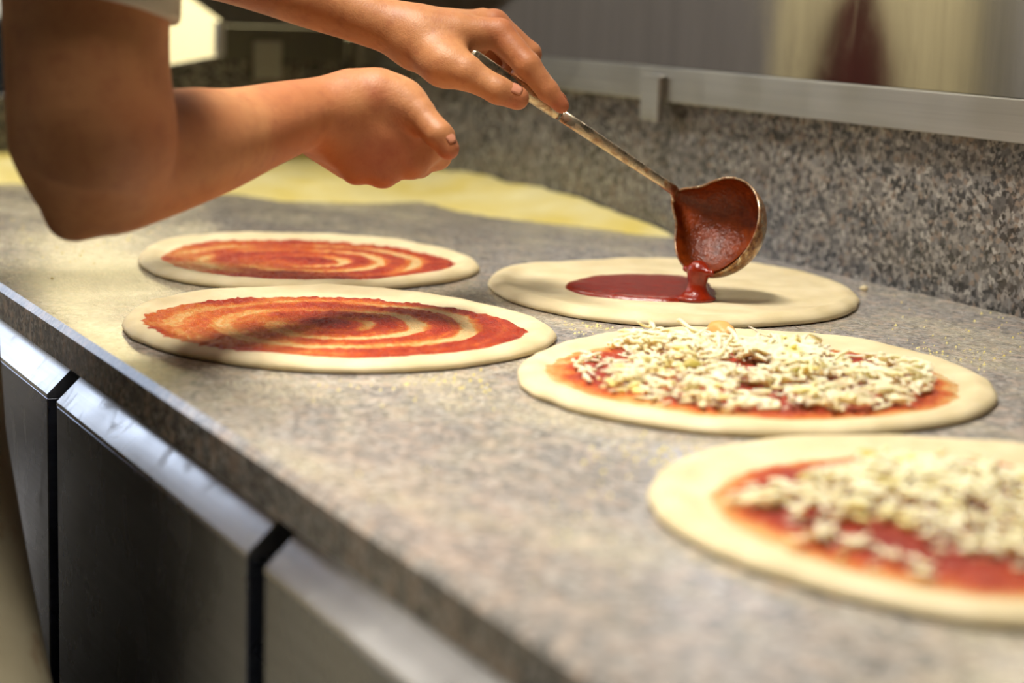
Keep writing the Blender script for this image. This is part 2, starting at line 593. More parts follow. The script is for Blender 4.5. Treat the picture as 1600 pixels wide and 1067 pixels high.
def polar_faces(nr, na, off=0):
    i = np.arange(nr - 1)[:, None] * na; j = np.arange(na)[None, :]; jn = (j + 1) % na
    q = np.stack([i + j, i + na + j, i + na + jn, i + jn], -1).reshape(-1, 4) + off
    return q


def add_attr(me, vals):
    a = me.attributes.new('thick', 'FLOAT', 'POINT'); a.data.foreach_set('value', np.asarray(vals, np.float32))


def top_height(R, th, r, seed, rim=0.0088, flat=0.0060):
    rho = r / R
    x = r * np.cos(th); y = r * np.sin(th)
    lump = fbm(x, y, seed, 22, 3, seed) - 0.5
    rimw = np.exp(-((rho - 0.925) / 0.05) ** 2) * (rim - flat) * (1 + 1.2 * (fbm(np.cos(th) * 4, np.sin(th) * 4, seed + 3, 1.0) - 0.5))
    return flat + rimw + lump * 0.0030


def pizza(label, c, R, seed):
    p = empty('pizza', (c[0], c[1], CT)); tag(p, label, 'pizza', None)
    nr, na = 70, 360
    th = np.linspace(-PI, PI, na, endpoint=False)
    Rt = radial(R, th) * (1 + 0.022 * (fbm(np.cos(th) * 7, np.sin(th) * 7, seed, 1.0, 3) - 0.5))
    V = []; rho_in = np.linspace(0, 0.955, nr + 1)[1:]
    for q in rho_in:
        r = q * Rt
        V.append(np.stack([r * np.cos(th), r * np.sin(th), top_height(Rt, th, r, seed)], 1))
    zt = V[-1][:, 2]
    prof = [(0.972, 0.93), (0.986, 0.78), (0.996, 0.56), (1.0, 0.36), (0.996, 0.18), (0.985, 0.06), (0.965, 0.02)]
    for q, hz in prof:
        r = q * Rt
        V.append(np.stack([r * np.cos(th), r * np.sin(th), np.maximum(zt * hz, 0.0003)], 1))
    V = np.concatenate(V); n = nr + len(prof)
    F = polar_faces(n, na).tolist()
    V = V.tolist()
    V.append([0, 0, 0.006]); ci = len(V) - 1
    for j in range(na): F.append([ci, j, (j + 1) % na])
    V.append([0, 0, 0.0003]); ci = len(V) - 1
    for j in range(na): F.append([ci, (n - 1) * na + (j + 1) % na, (n - 1) * na + j])
    me = mesh_from('dough', V, F)
    o = link('dough', me, M_dough, p, True)
    return p, Rt


def sauce_layer(p, Rt, RS, seed, thick_fn, nr=110, na=480, mat=None):
    th = np.linspace(-PI, PI, na, endpoint=False)
    Rd = np.interp(th, np.linspace(-PI, PI, len(Rt), endpoint=False), Rt, period=2 * PI)
    Rs = radial(RS, th)
    Rs = Rs * (1 + 0.05 * (fbm(np.cos(th) * 6, np.sin(th) * 6, seed + 5, 1.5, 3) - 0.5) + 0.06 * (fbm(np.cos(th) * 30, np.sin(th) * 30, seed, 1.5, 3) - 0.5))
    rho = np.linspace(0, 1, nr + 1)[1:]
    RR = rho[:, None] * Rs[None, :]; TH = np.zeros_like(RR) + th
    x = RR * np.cos(TH); y = RR * np.sin(TH)
    tk = thick_fn(x, y, RR, TH, rho[:, None] + 0 * RR)
    z = top_height(Rd[None, :], TH, RR, seed_of[p.name]) + 0.0004 + 0.0019 * np.clip(tk, 0, 1.2) + 0.0030 * (fbm(x, y, 1, 230, 2) - 0.5) * np.clip(tk + 0.2, 0.2, 1)
    edge = sstep(1.0, 0.955, rho[:, None] + 0 * RR)
    zb = top_height(Rd[None, :], TH, RR, seed_of[p.name]) - 0.0006
    z = zb + (z - zb) * (0.12 + 0.88 * edge)
    V = np.stack([x, y, z], -1).reshape(-1, 3)
    V = np.concatenate([V, [[0, 0, float(z[0].mean())]]])
    ci = len(V) - 1
    F = polar_faces(nr, na).tolist() + [[ci, j, (j + 1) % na] for j in range(na)]
    me = mesh_from('sauce', V, F)
    tt = np.concatenate([tk.reshape(-1), [float(tk[0].mean())]])
    add_attr(me, tt)
    return link('sauce', me, mat or M_sauce, p, True)


seed_of = {}
R1 = [0.168, 0.17, 0.166, 0.151, 0.144, 0.143, 0.144, 0.153, 0.163, 0.169, 0.167, 0.172, 0.165, 0.159, 0.16, 0.161, 0.157, 0.154, 0.152, 0.152, 0.156, 0.166, 0.172, 0.171]
S1 = [0.116, 0.118, 0.121, 0.122, 0.121, 0.124, 0.129, 0.132, 0.134, 0.139, 0.145, 0.146, 0.143, 0.14, 0.14, 0.142, 0.139, 0.127, 0.118, 0.114, 0.11, 0.11, 0.111, 0.114]
R2 = [0.168, 0.168, 0.165, 0.159, 0.153, 0.152, 0.152, 0.152, 0.154, 0.161, 0.167, 0.169, 0.166, 0.162, 0.161, 0.162, 0.157, 0.153, 0.15, 0.148, 0.15, 0.158, 0.167, 0.169]
S2 = [0.108, 0.118, 0.128, 0.133, 0.136, 0.14, 0.142, 0.143, 0.147, 0.149, 0.151, 0.154, 0.147, 0.145, 0.147, 0.145, 0.136, 0.124, 0.115, 0.107, 0.104, 0.102, 0.102, 0.103]
R3 = [0.16, 0.163, 0.166, 0.162, 0.158, 0.157, 0.159, 0.164, 0.173, 0.179, 0.179, 0.172, 0.167, 0.164, 0.157, 0.151, 0.149, 0.153, 0.158, 0.167, 0.179, 0.186, 0.175, 0.164]
R4 = [0.162, 0.154, 0.149, 0.148, 0.15, 0.157, 0.16, 0.165, 0.168, 0.172, 0.167, 0.161, 0.157, 0.157, 0.155, 0.153, 0.153, 0.157, 0.16, 0.162, 0.169, 0.172, 0.17, 0.167]
S4 = [0.122, 0.12, 0.122, 0.127, 0.135, 0.141, 0.144, 0.144, 0.144, 0.143, 0.149, 0.146, 0.145, 0.142, 0.136, 0.133, 0.131, 0.128, 0.123, 0.121, 0.122, 0.121, 0.123, 0.124]
G4 = [0.119, 0.113, 0.11, 0.112, 0.113, 0.123, 0.130, 0.132, 0.132, 0.134, 0.134, 0.134, 0.130, 0.126, 0.117, 0.114, 0.112, 0.108, 0.098, 0.085, 0.086, 0.089, 0.100, 0.114]
R5 = [0.165, 0.166, 0.165, 0.162, 0.158, 0.155, 0.153, 0.153, 0.158, 0.165, 0.167, 0.165, 0.164, 0.163, 0.162, 0.161, 0.159, 0.158, 0.157, 0.156, 0.155, 0.154, 0.158, 0.163]
S5 = [0.117, 0.118, 0.123, 0.133, 0.131, 0.13, 0.133, 0.136, 0.138, 0.146, 0.147, 0.143, 0.14, 0.136, 0.132, 0.128, 0.124, 0.12, 0.116, 0.112, 0.109, 0.107, 0.109, 0.114]
G5 = [0.085, 0.099, 0.11, 0.109, 0.119, 0.125, 0.130, 0.127, 0.125, 0.135, 0.136, 0.133, 0.13, 0.126, 0.120, 0.115, 0.11, 0.104, 0.097, 0.091, 0.084, 0.084, 0.086, 0.087]


def spiral_fn(cx0, cy0, pitch, phase, bare, seed, sgn=1):
    """sauce spread outwards in a spiral by the back of the ladle: thin streaks show the dough"""
    def fn(x, y, r, th, rho):
        xx = x - cx0; yy = y - cy0
        xx = xx + 0.016 * (fbm(x, y, 2, 13, 3, seed) - 0.5); yy = yy + 0.016 * (fbm(x, y, 9, 13, 3, seed) - 0.5)
        rr = np.hypot(xx, yy); aa = np.arctan2(yy, xx)
        ph = (rr / pitch - sgn * aa / (2 * PI) + phase)
        n = fbm(x, y, 4, 60, 4, seed); nb = fbm(x, y, 14, 18, 3, seed + 1)
        sw = 0.5 + 0.5 * np.cos(2 * PI * ph)
        groove = sstep(0.50, 1.0, sw + (n - 0.5) * 0.5) * sstep(0.96, 0.78, rho) * sstep(0.012, 0.030, rr)
        fine = 0.5 + 0.5 * np.cos(2 * PI * (rr / 0.0065 + 1.5 * n))
        fine2 = sstep(0.75, 1.0, 0.5 + 0.5 * np.cos(2 * PI * (ph * 2 + 0.35 + 0.4 * nb)))
        side = 0.5 + 0.5 * np.cos(aa - bare)
        tk = 0.76 - groove * (0.18 + 0.62 * side ** 1.3) * (0.6 + 0.8 * nb) - 0.20 * fine2 * (0.3 + side) * sstep(1.0, 0.85, rho) - 0.10 * fine * groove
        tk = tk - 0.34 * (1 - side) * sstep(0.45, 0.75, nb + 0.15) + (n - 0.5) * 0.5
        tk = tk + 0.18 * np.exp(-(rr / 0.028) ** 2)
        return np.clip(tk, 0.0, 1.1)
    return fn


c1 = (-1.5915, 0.6162); c2 = (-1.2691, 0.5189); c3 = (-1.3504, 0.8576); c4 = (-1.0098, 0.7027); c5 = (-0.6838, 0.6118)
p1, T1 = pizza('raw pizza with orange-red sauce swirls nearest the elbow, the rearmost of the left pair', c1, R1, 1); seed_of[p1.name] = 1
sauce_layer(p1, T1, S1, 1, spiral_fn(0.036, -0.013, 0.034, 0.2, 1.1, 1))
p2, T2 = pizza('raw pizza with brownish-red spiral of sauce at the left front of the worktop, no cheese', c2, R2, 2); seed_of[p2.name] = 2
sauce_layer(p2, T2, S2, 2, spiral_fn(0.020, -0.012, 0.036, 0.55, 1.1, 2))
p3, T3 = pizza('plain pale dough disc under the ladle with a first puddle of sauce', c3, R3, 3); seed_of[p3.name] = 3
p4, T4 = pizza('whole pizza topped with sauce and grated cheese in the middle right', c4, R4, 4); seed_of[p4.name] = 4


def plain_fn(seed):
    def fn(x, y, r, th, rho):
        n = fbm(x, y, 4, 34, 3, seed)
        tk = 0.86 + (n - 0.5) * 0.5 - 0.80 * sstep(0.80, 1.0, rho + 0.10 * (fbm(x, y, 6, 60, 2, seed) - 0.5))
        return tk
    return fn


sauce_layer(p4, T4, S4, 4, plain_fn(4))
p5, T5 = pizza('blurred cheese-topped pizza cut off by the right edge, closest of all', c5, R5, 5); seed_of[p5.name] = 5
sauce_layer(p5, T5, S5, 5, plain_fn(5))


# puddle of sauce on pizza 3
def puddle(p, pts, c):
    P = np.array(pts) - np.array(c)
    cen = P.mean(0)
    th0 = np.arctan2(*(P - cen).T[::-1]); r0 = np.hypot(*(P - cen).T)
    o = np.argsort(th0); th0 = th0[o]; r0 = r0[o]
    na, nr = 220, 40
    th = np.linspace(-PI, PI, na, endpoint=False)
    R = np.interp(th, th0, r0, period=2 * PI)
    for _ in range(8): R = (np.roll(R, 1) + R * 2 + np.roll(R, -1)) / 4
    V = []; A = []
    Rt3 = T3
    for q in np.linspace(0, 1, nr + 1)[1:]:
        r = q * R
        x = cen[0] + r * np.cos(th); y = cen[1] + r * np.sin(th)
        rr = np.hypot(x, y); aa = np.arctan2(y, x)
        Rd = np.interp(aa, np.linspace(-PI, PI, len(Rt3), endpoint=False), Rt3, period=2 * PI)
        hb = top_height(Rd, aa, rr, 3)
        edge = np.sqrt(np.clip(1 - q ** 10, 0, 1))
        z = hb - 0.0008 + 0.0052 * edge + 0.0012 * (fbm(x, y, 2, 90, 2) - 0.5) * edge
        V.append(np.stack([x, y, z], 1)); A.append(0.98 - 0.25 * q ** 8 + 0 * x)
    V = np.concatenate(V); A = np.concatenate(A)
    V = np.concatenate([V, [[cen[0], cen[1], V[:na, 2].mean()]]]); A = np.concatenate([A, [0.98]])
    ci = len(V) - 1
    me = mesh_from('sauce_puddle', V, polar_faces(nr, na).tolist() + [[ci, j, (j + 1) % na] for j in range(na)])
    add_attr(me, A)
    o = link('sauce_puddle', me, M_fresh, p, True)
    o['label'] = 'glossy red puddle of fresh sauce'


puddle(p3, [[-1.3689, 0.7601], [-1.3979, 0.7901], [-1.413, 0.8205], [-1.4112, 0.8579], [-1.3958, 0.8873], [-1.3715, 0.8914], [-1.33, 0.8788],
            [-1.2989, 0.8617], [-1.2802, 0.8421], [-1.278, 0.8136], [-1.2951, 0.7882], [-1.3137, 0.7696], [-1.3379, 0.7567]], c3)


# grated cheese
def shred_mesh(paths):
    V = []; F = []
    for path, rad, flat, up in paths:
        n = len(path); off = len(V); k = 6
        for i in range(n):
            d = path[min(i + 1, n - 1)] - path[max(i - 1, 0)]; d = d / (np.linalg.norm(d) + 1e-9)
            a = np.cross(d, up); a /= np.linalg.norm(a) + 1e-9; b = np.cross(a, d)
            s = rad * (0.55 + 0.45 * math.sin(PI * min(max((i + 0.35) / (n - 0.3), 0), 1)))
            for j in range(k):
                an = 2 * PI * j / k
                V.append(path[i] + a * math.cos(an) * s + b * math.sin(an) * s * flat)
        for i in range(n - 1):
            for j in range(k):
                F.append((off + i * k + j, off + i * k + (j + 1) % k, off + (i + 1) * k + (j + 1) % k, off + (i + 1) * k + j))
        F.append(tuple(off + j for j in range(k))[::-1]); F.append(tuple(off + (n - 1) * k + j for j in range(k)))
    return V, F


def cheese(p, G, Rt, seed, count, clumps):
    r_ = np.random.default_rng(seed)
    H = np.zeros((80, 80)); cell = 0.0045
    paths = []
    tries = 0
    while len(paths) < count and tries < count * 12:
        tries += 1
        th = r_.uniform(-PI, PI); Gt = float(radial(G, np.array([th]))[0])
        r = Gt * math.sqrt(r_.random()) * 0.99
        x, y = r * math.cos(th), r * math.sin(th)
        dens = float(fbm(np.array([x]), np.array([y]), seed, 26, 3, seed)[0])
        if dens + (0.10 * (1 - r / Gt)) < (0.30 if seed == 4 else 0.36) + 0.24 * r_.random(): continue
        L = r_.uniform(0.005, 0.022); rad = r_.uniform(0.0011, 0.0021)
        ang = r_.uniform(0, 2 * PI); curv = r_.normal(0, 45); n = 8
        s = np.linspace(-0.5, 0.5, n) * L
        a = ang + curv * s * 1.4
        dx = np.concatenate([[0], np.cumsum(np.cos(a[1:]) * L / (n - 1))]); dy = np.concatenate([[0], np.cumsum(np.sin(a[1:]) * L / (n - 1))])
        X = x + dx - dx.mean(); Y = y + dy - dy.mean()
        rr = np.hypot(X, Y); tt = np.arctan2(Y, X)
        if (rr > radial(G, tt) * 1.05).any(): continue
        Rd = np.interp(tt, np.linspace(-PI, PI, len(Rt), endpoint=False), Rt, period=2 * PI)
        base = top_height(Rd, tt, rr, seed) + 0.0018
        ix = np.clip(((X + 0.18) / cell).astype(int), 0, 79); iy = np.clip(((Y + 0.18) / cell).astype(int), 0, 79)
        hh = H[ix, iy].max() * 0.75 + H[ix, iy] * 0.25
        Z = base + hh + rad * 0.7 + r_.normal(0, 0.0004)
        tilt = r_.normal(0, 0.06); Z = Z + np.abs(s * tilt) + (0.0 if r_.random() > 0.04 else 1) * (s + L / 2) * 0.35
        H[ix, iy] = np.minimum(hh + rad * 0.70, 0.009)
        paths.append((np.stack([X, Y, Z], 1), rad, r_.uniform(0.6, 1.0), np.array([0, 0, 1.0])))
    V, F = shred_mesh(paths)
    o = link('grated_cheese', mesh_from('grated_cheese', V, F), M_cheese, p, True)
    rm = o.modifiers.new('merge', 'REMESH'); rm.mode = 'VOXEL'; rm.voxel_size = 0.00065; rm.use_smooth_shade = True
    sm = o.modifiers.new('soften', 'SMOOTH'); sm.factor = 0.5; sm.iterations = 1
    o['kind'] = 'stuff'
    o['label'] = 'pale cream grated cheese piled over the sauce'
    # a few chunks of crust among the shreds
    for k, (x, y, s, m) in enumerate(clumps):
        bm = bmesh.new(); bmesh.ops.create_icosphere(bm, subdivisions=3, radius=1.0)
        for v in bm.verts:
            q = v.co * 2.2
            f = 1 + 0.5 * (float(fbm(np.array([q.x + k]), np.array([q.y]), q.z, 1.0, 2)[0]) - 0.5)
            v.co = Vector((v.co.x * s * 1.5 * f, v.co.y * s * 1.0 * f, v.co.z * s * 0.75 * f))
        me = bpy.data.meshes.new('cheese_chunk'); bm.to_mesh(me); bm.free()
        c = link('cheese_chunk', me, m, p, True)
        ix = int((x + 0.18) / cell); iy = int((y + 0.18) / cell)
        c.location = (x, y, 0.008 + H[ix, iy] + s * 0.5); c.rotation_euler = (0.2, 0.1, k * 1.3)
        c['label'] = 'small golden lump of cheese'


M_chunk = simple('golden_cheese', srgb(226, 172, 98), 0.45)
M_chunk2 = simple('olive_cheese', srgb(196, 178, 84), 0.45)
cheese(p4, G4, T4, 4, 1300, [(-0.112, 0.048, 0.0085, M_chunk), (0.02, -0.06, 0.004, M_chunk2)])
cheese(p5, G5, T5, 5, 900, [(-0.088, 0.000, 0.0060, M_chunk2), (-0.02, 0.08, 0.006, M_chunk)])

# ================================================================== SEMOLINA HEAP
def in_poly(P, poly):
    poly = np.array(poly); n = len(poly); x, y = P[:, 0], P[:, 1]
    ins = np.zeros(len(P), bool); dist = np.full(len(P), 1e9)
    for i in range(n):
        a = poly[i]; b = poly[(i + 1) % n]
        c = ((a[1] > y) != (b[1] > y)) & (x < (b[0] - a[0]) * (y - a[1]) / (b[1] - a[1] + 1e-12) + a[0])
        ins ^= c
        ab = b - a; h = np.clip(((P - a) @ ab) / (ab @ ab), 0, 1)
        dist = np.minimum(dist, np.linalg.norm(P - a - h[:, None] * ab, axis=1))
    return np.where(ins, dist, -dist)


def semolina_mat():
    m, nt, b = new_mat('yellow_semolina')
    v = coords(nt)
    n1 = noise(nt, v, 14, 4); n2 = noise(nt, v, 1200, 2, 0.7)
    col = ramp(nt, [(0.3, srgb(238, 216, 116)), (0.7, srgb(250, 238, 176))], n1).outputs[0]
    nt.links.new(col, b.inputs['Base Color']); b.inputs['Roughness'].default_value = 0.9
    bump(nt, b, math_(nt, 'ADD', n2, n1), 0.5, 0.001)
    return m


M_semo = semolina_mat()
front = [[-2.3261, 0.5117], [-2.2871, 0.6179], [-2.226, 0.7184], [-2.1679, 0.7571], [-2.0814, 0.787], [-2.0456, 0.8646], [-2.0523, 0.9478], [-1.9503, 0.941], [-1.8597, 0.9684], [-1.7889, 1.0085], [-1.6842, 1.066]]
poly = [(-2.75, 0.40), (-2.36, 0.42)] + front + [(-1.68, 1.30), (-2.75, 1.30)]
gx = np.arange(-2.5525, -1.66, 0.005); gy = np.arange(0.42, 1.0681, 0.005)
XX, YY = np.meshgrid(gx, gy, indexing='ij')
P = np.stack([XX.ravel(), YY.ravel()], 1)
P2 = P + 0.02 * np.stack([fbm(P[:, 0], P[:, 1], 3, 22, 3) - 0.5, fbm(P[:, 0], P[:, 1], 8, 22, 3) - 0.5], 1)
sd = in_poly(P2, poly)
hgt = np.where(sd > 0, 0.0018 * sstep(0, 0.01, sd) + 0.012 * sstep(0.02, 0.11, sd) * (0.55 + 0.9 * fbm(P[:, 0], P[:, 1], 0, 16, 3)), -0.002)
wall_d = np.minimum(1.068 - P[:, 1], P[:, 0] + 2.5525)
hgt = hgt + np.where(sd > 0.0, 0.006 * sstep(0.06, 0.0, wall_d) * sstep(0, 0.03, sd), 0)
hgt = np.maximum(hgt, -0.002)
Hh = hgt.reshape(XX.shape)
idm = -np.ones(XX.shape, int); V = []; F = []
use = np.zeros(XX.shape, bool)
a = (Hh > -0.0005)
quad = a[:-1, :-1] | a[1:, :-1] | a[:-1, 1:] | a[1:, 1:]
for i, j in np.argwhere(quad):
    for (ii, jj) in ((i, j), (i + 1, j), (i + 1, j + 1), (i, j + 1)):
        if idm[ii, jj] < 0:
            idm[ii, jj] = len(V); V.append((XX[ii, jj], YY[ii, jj], CT + max(Hh[ii, jj], 0.0002)))
    F.append((idm[i, j], idm[i + 1, j], idm[i + 1, j + 1], idm[i, j + 1]))
o = link('semolina_heap', mesh_from('semolina_heap', V, F), M_semo, None, True)
tag(o, 'yellow semolina flour heaped along the foot of the granite upstand at the rear left', 'flour', kind='stuff')

# loose grains around the dough
Vg = []; Fg = []
r_ = np.random.default_rng(5)
spots = [((-1.17, 0.93), 0.10, 160), ((-1.24, 0.70), 0.05, 260), ((-1.08, 0.53), 0.05, 200), ((-0.84, 0.55), 0.025, 260), ((-0.78, 0.45), 0.05, 40), ((-1.8, 0.45), 0.12, 160), ((-1.05, 0.88), 0.03, 120)]
occ = [(c1, .172), (c2, .172), (c3, .186), (c4, .175), (c5, .17)]
for (cxx, cyy), sg, n in spots:
    for _ in range(n):
        x = cxx + r_.normal(0, sg); y = cyy + r_.normal(0, sg)
        if y < 0.345 or y > 1.06 or any((x - q[0][0]) ** 2 + (y - q[0][1]) ** 2 < q[1] ** 2 for q in occ): continue
        s = abs(r_.normal(0, 0.0005)) + 0.0004; off = len(Vg)
        for v in ((s, 0, 0), (-s, s * .4, 0), (0, -s, 0), (0, s, s * .3), (0, 0, s)):
            Vg.append((x + v[0], y + v[1], CT + 0.0001 + v[2]))
        Fg += [(off, off + 3, off + 4), (off + 3, off + 1, off + 4), (off + 1, off + 2, off + 4), (off + 2, off, off + 4)]
o = link('semolina_grains', mesh_from('semolina_grains', Vg, Fg), M_semo)
tag(o, 'loose pale semolina grains sprinkled on the worktop between the pizzas', 'flour', kind='stuff')

# cheese crumbs on the worktop
for k, (x, y, s) in enumerate([(-1.3200, 1.0290, 0.0032), (-1.4900, 1.0000, 0.004)]):
    bm = bmesh.new(); bmesh.ops.create_icosphere(bm, subdivisions=2, radius=s)
    for v in bm.verts: v.co = Vector((v.co.x * 1.3, v.co.y, v.co.z * 0.8)) * (1 + 0.25 * math.sin(v.co.x * 900 + k) * math.cos(v.co.y * 700))
    me = bpy.data.meshes.new('crumb'); bm.to_mesh(me); bm.free()
    c = link('dough_crumb', me, M_dough, None, True); c.location = (x, y, CT + s * 0.72)
    tag(c, ['tiny pale dough crumb beyond the right rim of the plain dough disc', 'tiny pale dough crumb between the ladle bowl and the granite upstand'][k], 'crumb')


# ================================================================== LADLE
def ladle_mat(sh=-0.05):
    m, nt, b = new_mat('stained_steel')
    v = coords(nt)
    n1 = noise(nt, v, 70, 5, 0.65, 0.6); n2 = noise(nt, v, 240, 3, 0.6)
    mk = ramp(nt, [(0.46 - sh, (0, 0, 0)), (0.62 - sh, (1, 1, 1))], n1).outputs[0]
    stain = ramp(nt, [(0.35, srgb(96, 44, 20)), (0.65, srgb(176, 132, 84))], n2).outputs[0]
    col = mix(nt, srgb(206, 190, 162), stain, mk)
    nt.links.new(col, b.inputs['Base Color'])
    nt.links.new(math_(nt, 'SUBTRACT', 1.0, math_(nt, 'MULTIPLY', mk, 0.75)), b.inputs['Metallic'])
    nt.links.new(ramp(nt, [(0.3, (0.2,) * 3), (0.7, (0.45,) * 3)], n1).outputs[0], b.inputs['Roughness'])
    bump(nt, b, n1, 0.2, 0.0006)
    return m


def coat_mat():
    m, nt, b = new_mat('sauce_coating')
    v = coords(nt)
    n1 = noise(nt, v, 120, 4, 0.65)
    col = ramp(nt, [(0.3, srgb(92, 36, 6)), (0.7, srgb(142, 58, 12))], n1).outputs[0]
    nt.links.new(col, b.inputs['Base Color'])
    b.inputs['Roughness'].default_value = 0.22
    bump(nt, b, noise(nt, v, 420, 3, 0.6), 0.8, 0.0014)
    return m


M_ladle = ladle_mat(); M_coat = coat_mat(); M_bowl = ladle_mat(0.12)
ld = empty('ladle', tuple(Q(1119, 353, 1.538)))
tag(ld, 'steel ladle with stained long handle pouring red sauce onto the plain dough', 'ladle')
bc = Q(1119, 353, 1.538)                       # centre of the rim
nrm = -0.67 * RC[0] - 0.32 * RC[1] - 0.667 * RC[2]; nrm /= np.linalg.norm(nrm)     # opening faces the camera's left
ax_a = -0.50 * RC[0] - 0.48 * RC[1] + 0.727 * RC[2]; ax_a -= (ax_a @ nrm) * nrm; ax_a /= np.linalg.norm(ax_a)
ax_b = np.cross(nrm, ax_a)
RB = 0.0425; DB = 0.036


def bowl(name, r_out, depth, off, mat, t0=0.0, amp=0.0, parent=None):
    """half-ellipsoid shell open towards nrm; pulled into a neck towards ax_a"""
    na, nr = 96, 26
    V = []
    for i in range(nr + 1):
        ph = (PI / 2) * i / nr + t0            # 0 rim .. pi/2 bottom
        for j in range(na):
            an = 2 * PI * j / na
            neck = math.exp(-((min(an, 2 * PI - an)) / 0.30) ** 2)
            rr = (r_out + 0.013 * neck * math.cos(ph) ** 5) * math.cos(ph)
            p = bc + off * nrm + ax_a * math.cos(an) * rr + ax_b * math.sin(an) * rr - nrm * (depth * math.sin(ph)) + nrm * 0.006 * neck * math.cos(ph) ** 6
            V.append(p)
    F = []
    for i in range(nr):
        for j in range(na):
            F.append((i * na + j, i * na + (j + 1) % na, (i + 1) * na + (j + 1) % na, (i + 1) * na + j))
    return V, F, na, nr


Vo, Fo, na, nr = bowl('bowl', RB, DB, 0, None)
Vi, Fi, _, _ = bowl('bowl', RB - 0.0014, DB - 0.0014, 0, None)
V = list(Vo) + list(Vi); o2 = len(Vo)
F = [f[::-1] for f in Fo] + [tuple(o2 + q for q in f) for f in Fi] + [(j, (j + 1) % na, o2 + (j + 1) % na, o2 + j) for j in range(na)]
me = mesh_from('bowl', V, F)
bo = keep(link('bowl', me, M_bowl, None, True), ld)
# sauce film inside
Vi, Fi, na, nr = bowl('coat', RB - 0.0019, DB - 0.0019, 0, None, 0.03)
Vi = np.array(Vi)
down = -np.array([0, 0, 1.0])
rel = Vi - bc
low = np.clip((rel @ down) / RB, -1, 1)
Vi = Vi + nrm * (0.004 * np.clip(low - 0.1, 0, 1) + 0.0006 * fbm(Vi[:, 0], Vi[:, 1], Vi[:, 2], 160, 2))[:, None]
sc = link('sauce_film', mesh_from('sauce_film', Vi, Fi), M_coat, None, True)
sc.parent = bo
sc['label'] = 'dark red sauce coating inside the bowl'

# handle: flat tapered strap from neck to grip
h0 = bc + ax_a * (RB + 0.010) + nrm * 0.004
hA = Q(1052, 296, 1.530)
hB = Q(874, 178, 1.478)
hC = Q(735, 86, 1.440)


def strap(name, pts, wid, thk, mat, parent, side=None):
    V = []; F = []
    n = len(pts); k = 12
    for i in range(n):
        d = pts[min(i + 1, n - 1)] - pts[max(i - 1, 0)]; d = d / np.linalg.norm(d)
        up = np.cross(d, RC[2]); up /= np.linalg.norm(up)        # width runs across the view of the handle
        if side is not None:
            up = side - (side @ d) * d; up /= np.linalg.norm(up)
        fr = np.cross(up, d)
        for j in range(k):
            an = 2 * PI * j / k
            ca, sa = math.cos(an), math.sin(an)
            ca = math.copysign(abs(ca) ** 0.55, ca); sa = math.copysign(abs(sa) ** 0.55, sa)
            V.append(pts[i] + up * ca * wid[i] / 2 + fr * sa * thk[i] / 2)
    for i in range(n - 1):
        for j in range(k):
            F.append((i * k + j, i * k + (j + 1) % k, (i + 1) * k + (j + 1) % k, (i + 1) * k + j))
    F.append(tuple(range(k))[::-1]); F.append(tuple((n - 1) * k + j for j in range(k)))
    o = link(name, mesh_from(name, V, F), mat, None, True)
    return keep(o, parent)


pts = [h0 - (hA - h0) * 0.15, h0, hA] + [hA + (hB - hA) * s for s in (0.12, 0.25, 0.5, 0.75, 0.98)]
strap('handle', pts, [0.0130, 0.0120, 0.0085, 0.0072, 0.0075, 0.0085, 0.0092, 0.0096], [0.002, 0.003, 0.0034, 0.0034, 0.0034, 0.0034, 0.0034, 0.0034], M_ladle, ld)
g = strap('handle_grip', [hB + (hC - hB) * s for s in (0.0, 0.03, 0.3, 0.6, 0.97, 1.0)], [0.0096, 0.0108, 0.0108, 0.0112, 0.0118, 0.009], [0.0044, 0.0056, 0.0056, 0.0056, 0.0056, 0.003], M_ladle, ld)

# falling sauce
lip = bc - np.array([0, 0, 1.0]) * 0.0 + ax_a * 0
cand = [bc + (ax_a * math.cos(a_) + ax_b * math.sin(a_)) * RB for a_ in np.linspace(0, 2 * PI, 200)]
lip = min(cand, key=lambda q: q[2])
base = np.array([lip[0] + 0.000, lip[1] - 0.001, CT + 0.009])
prims = []
zs = np.linspace(0, 1, 9)
for i in range(8):
    a_ = lip + (base - lip) * zs[i] + np.array([0, 0, 0.004 * (1 - zs[i])]); b_ = lip + (base - lip) * zs[i + 1] + np.array([0, 0, 0.004 * (1 - zs[i + 1])])
    ra = 0.0062 + 0.0022 * abs(zs[i] * 2 - 0.9) ** 2; rb = 0.0062 + 0.0022 * abs(zs[i + 1] * 2 - 0.9) ** 2
    prims.append(cone(a_, b_, ra, rb, 0.003))
inr = lip + (bc - lip) * 0.15 - nrm * 0.004
prims.append(cone(lip + np.array([0, 0, 0.002]), inr, 0.0065, 0.004, 0.006))
tdir = np.cross(nrm, lip - bc); tdir /= np.linalg.norm(tdir)
prims.append(cone(lip + tdir * 0.014 + np.array([0, 0, 0.0035]), lip - tdir * 0.014 + np.array([0, 0, 0.0035]), 0.0026, 0.0026, 0.006))
prims.append(ell(base + np.array([0, 0, -0.001]), (0.014, 0.017, 0.0042), 0.006))
pos, fc = surface_net(lambda P: sdf(prims, P), base - 0.03, lip + np.array([0.03, 0.03, 0.02]), 0.0008, 12)
me = fast_mesh('sauce_stream', pos, fc); add_attr(me, np.full(len(pos), 0.85))
so = link('sauce_stream', me, M_fresh, None, True)
tag(so, 'thick red sauce pouring from the ladle lip down onto the plain dough', 'sauce')


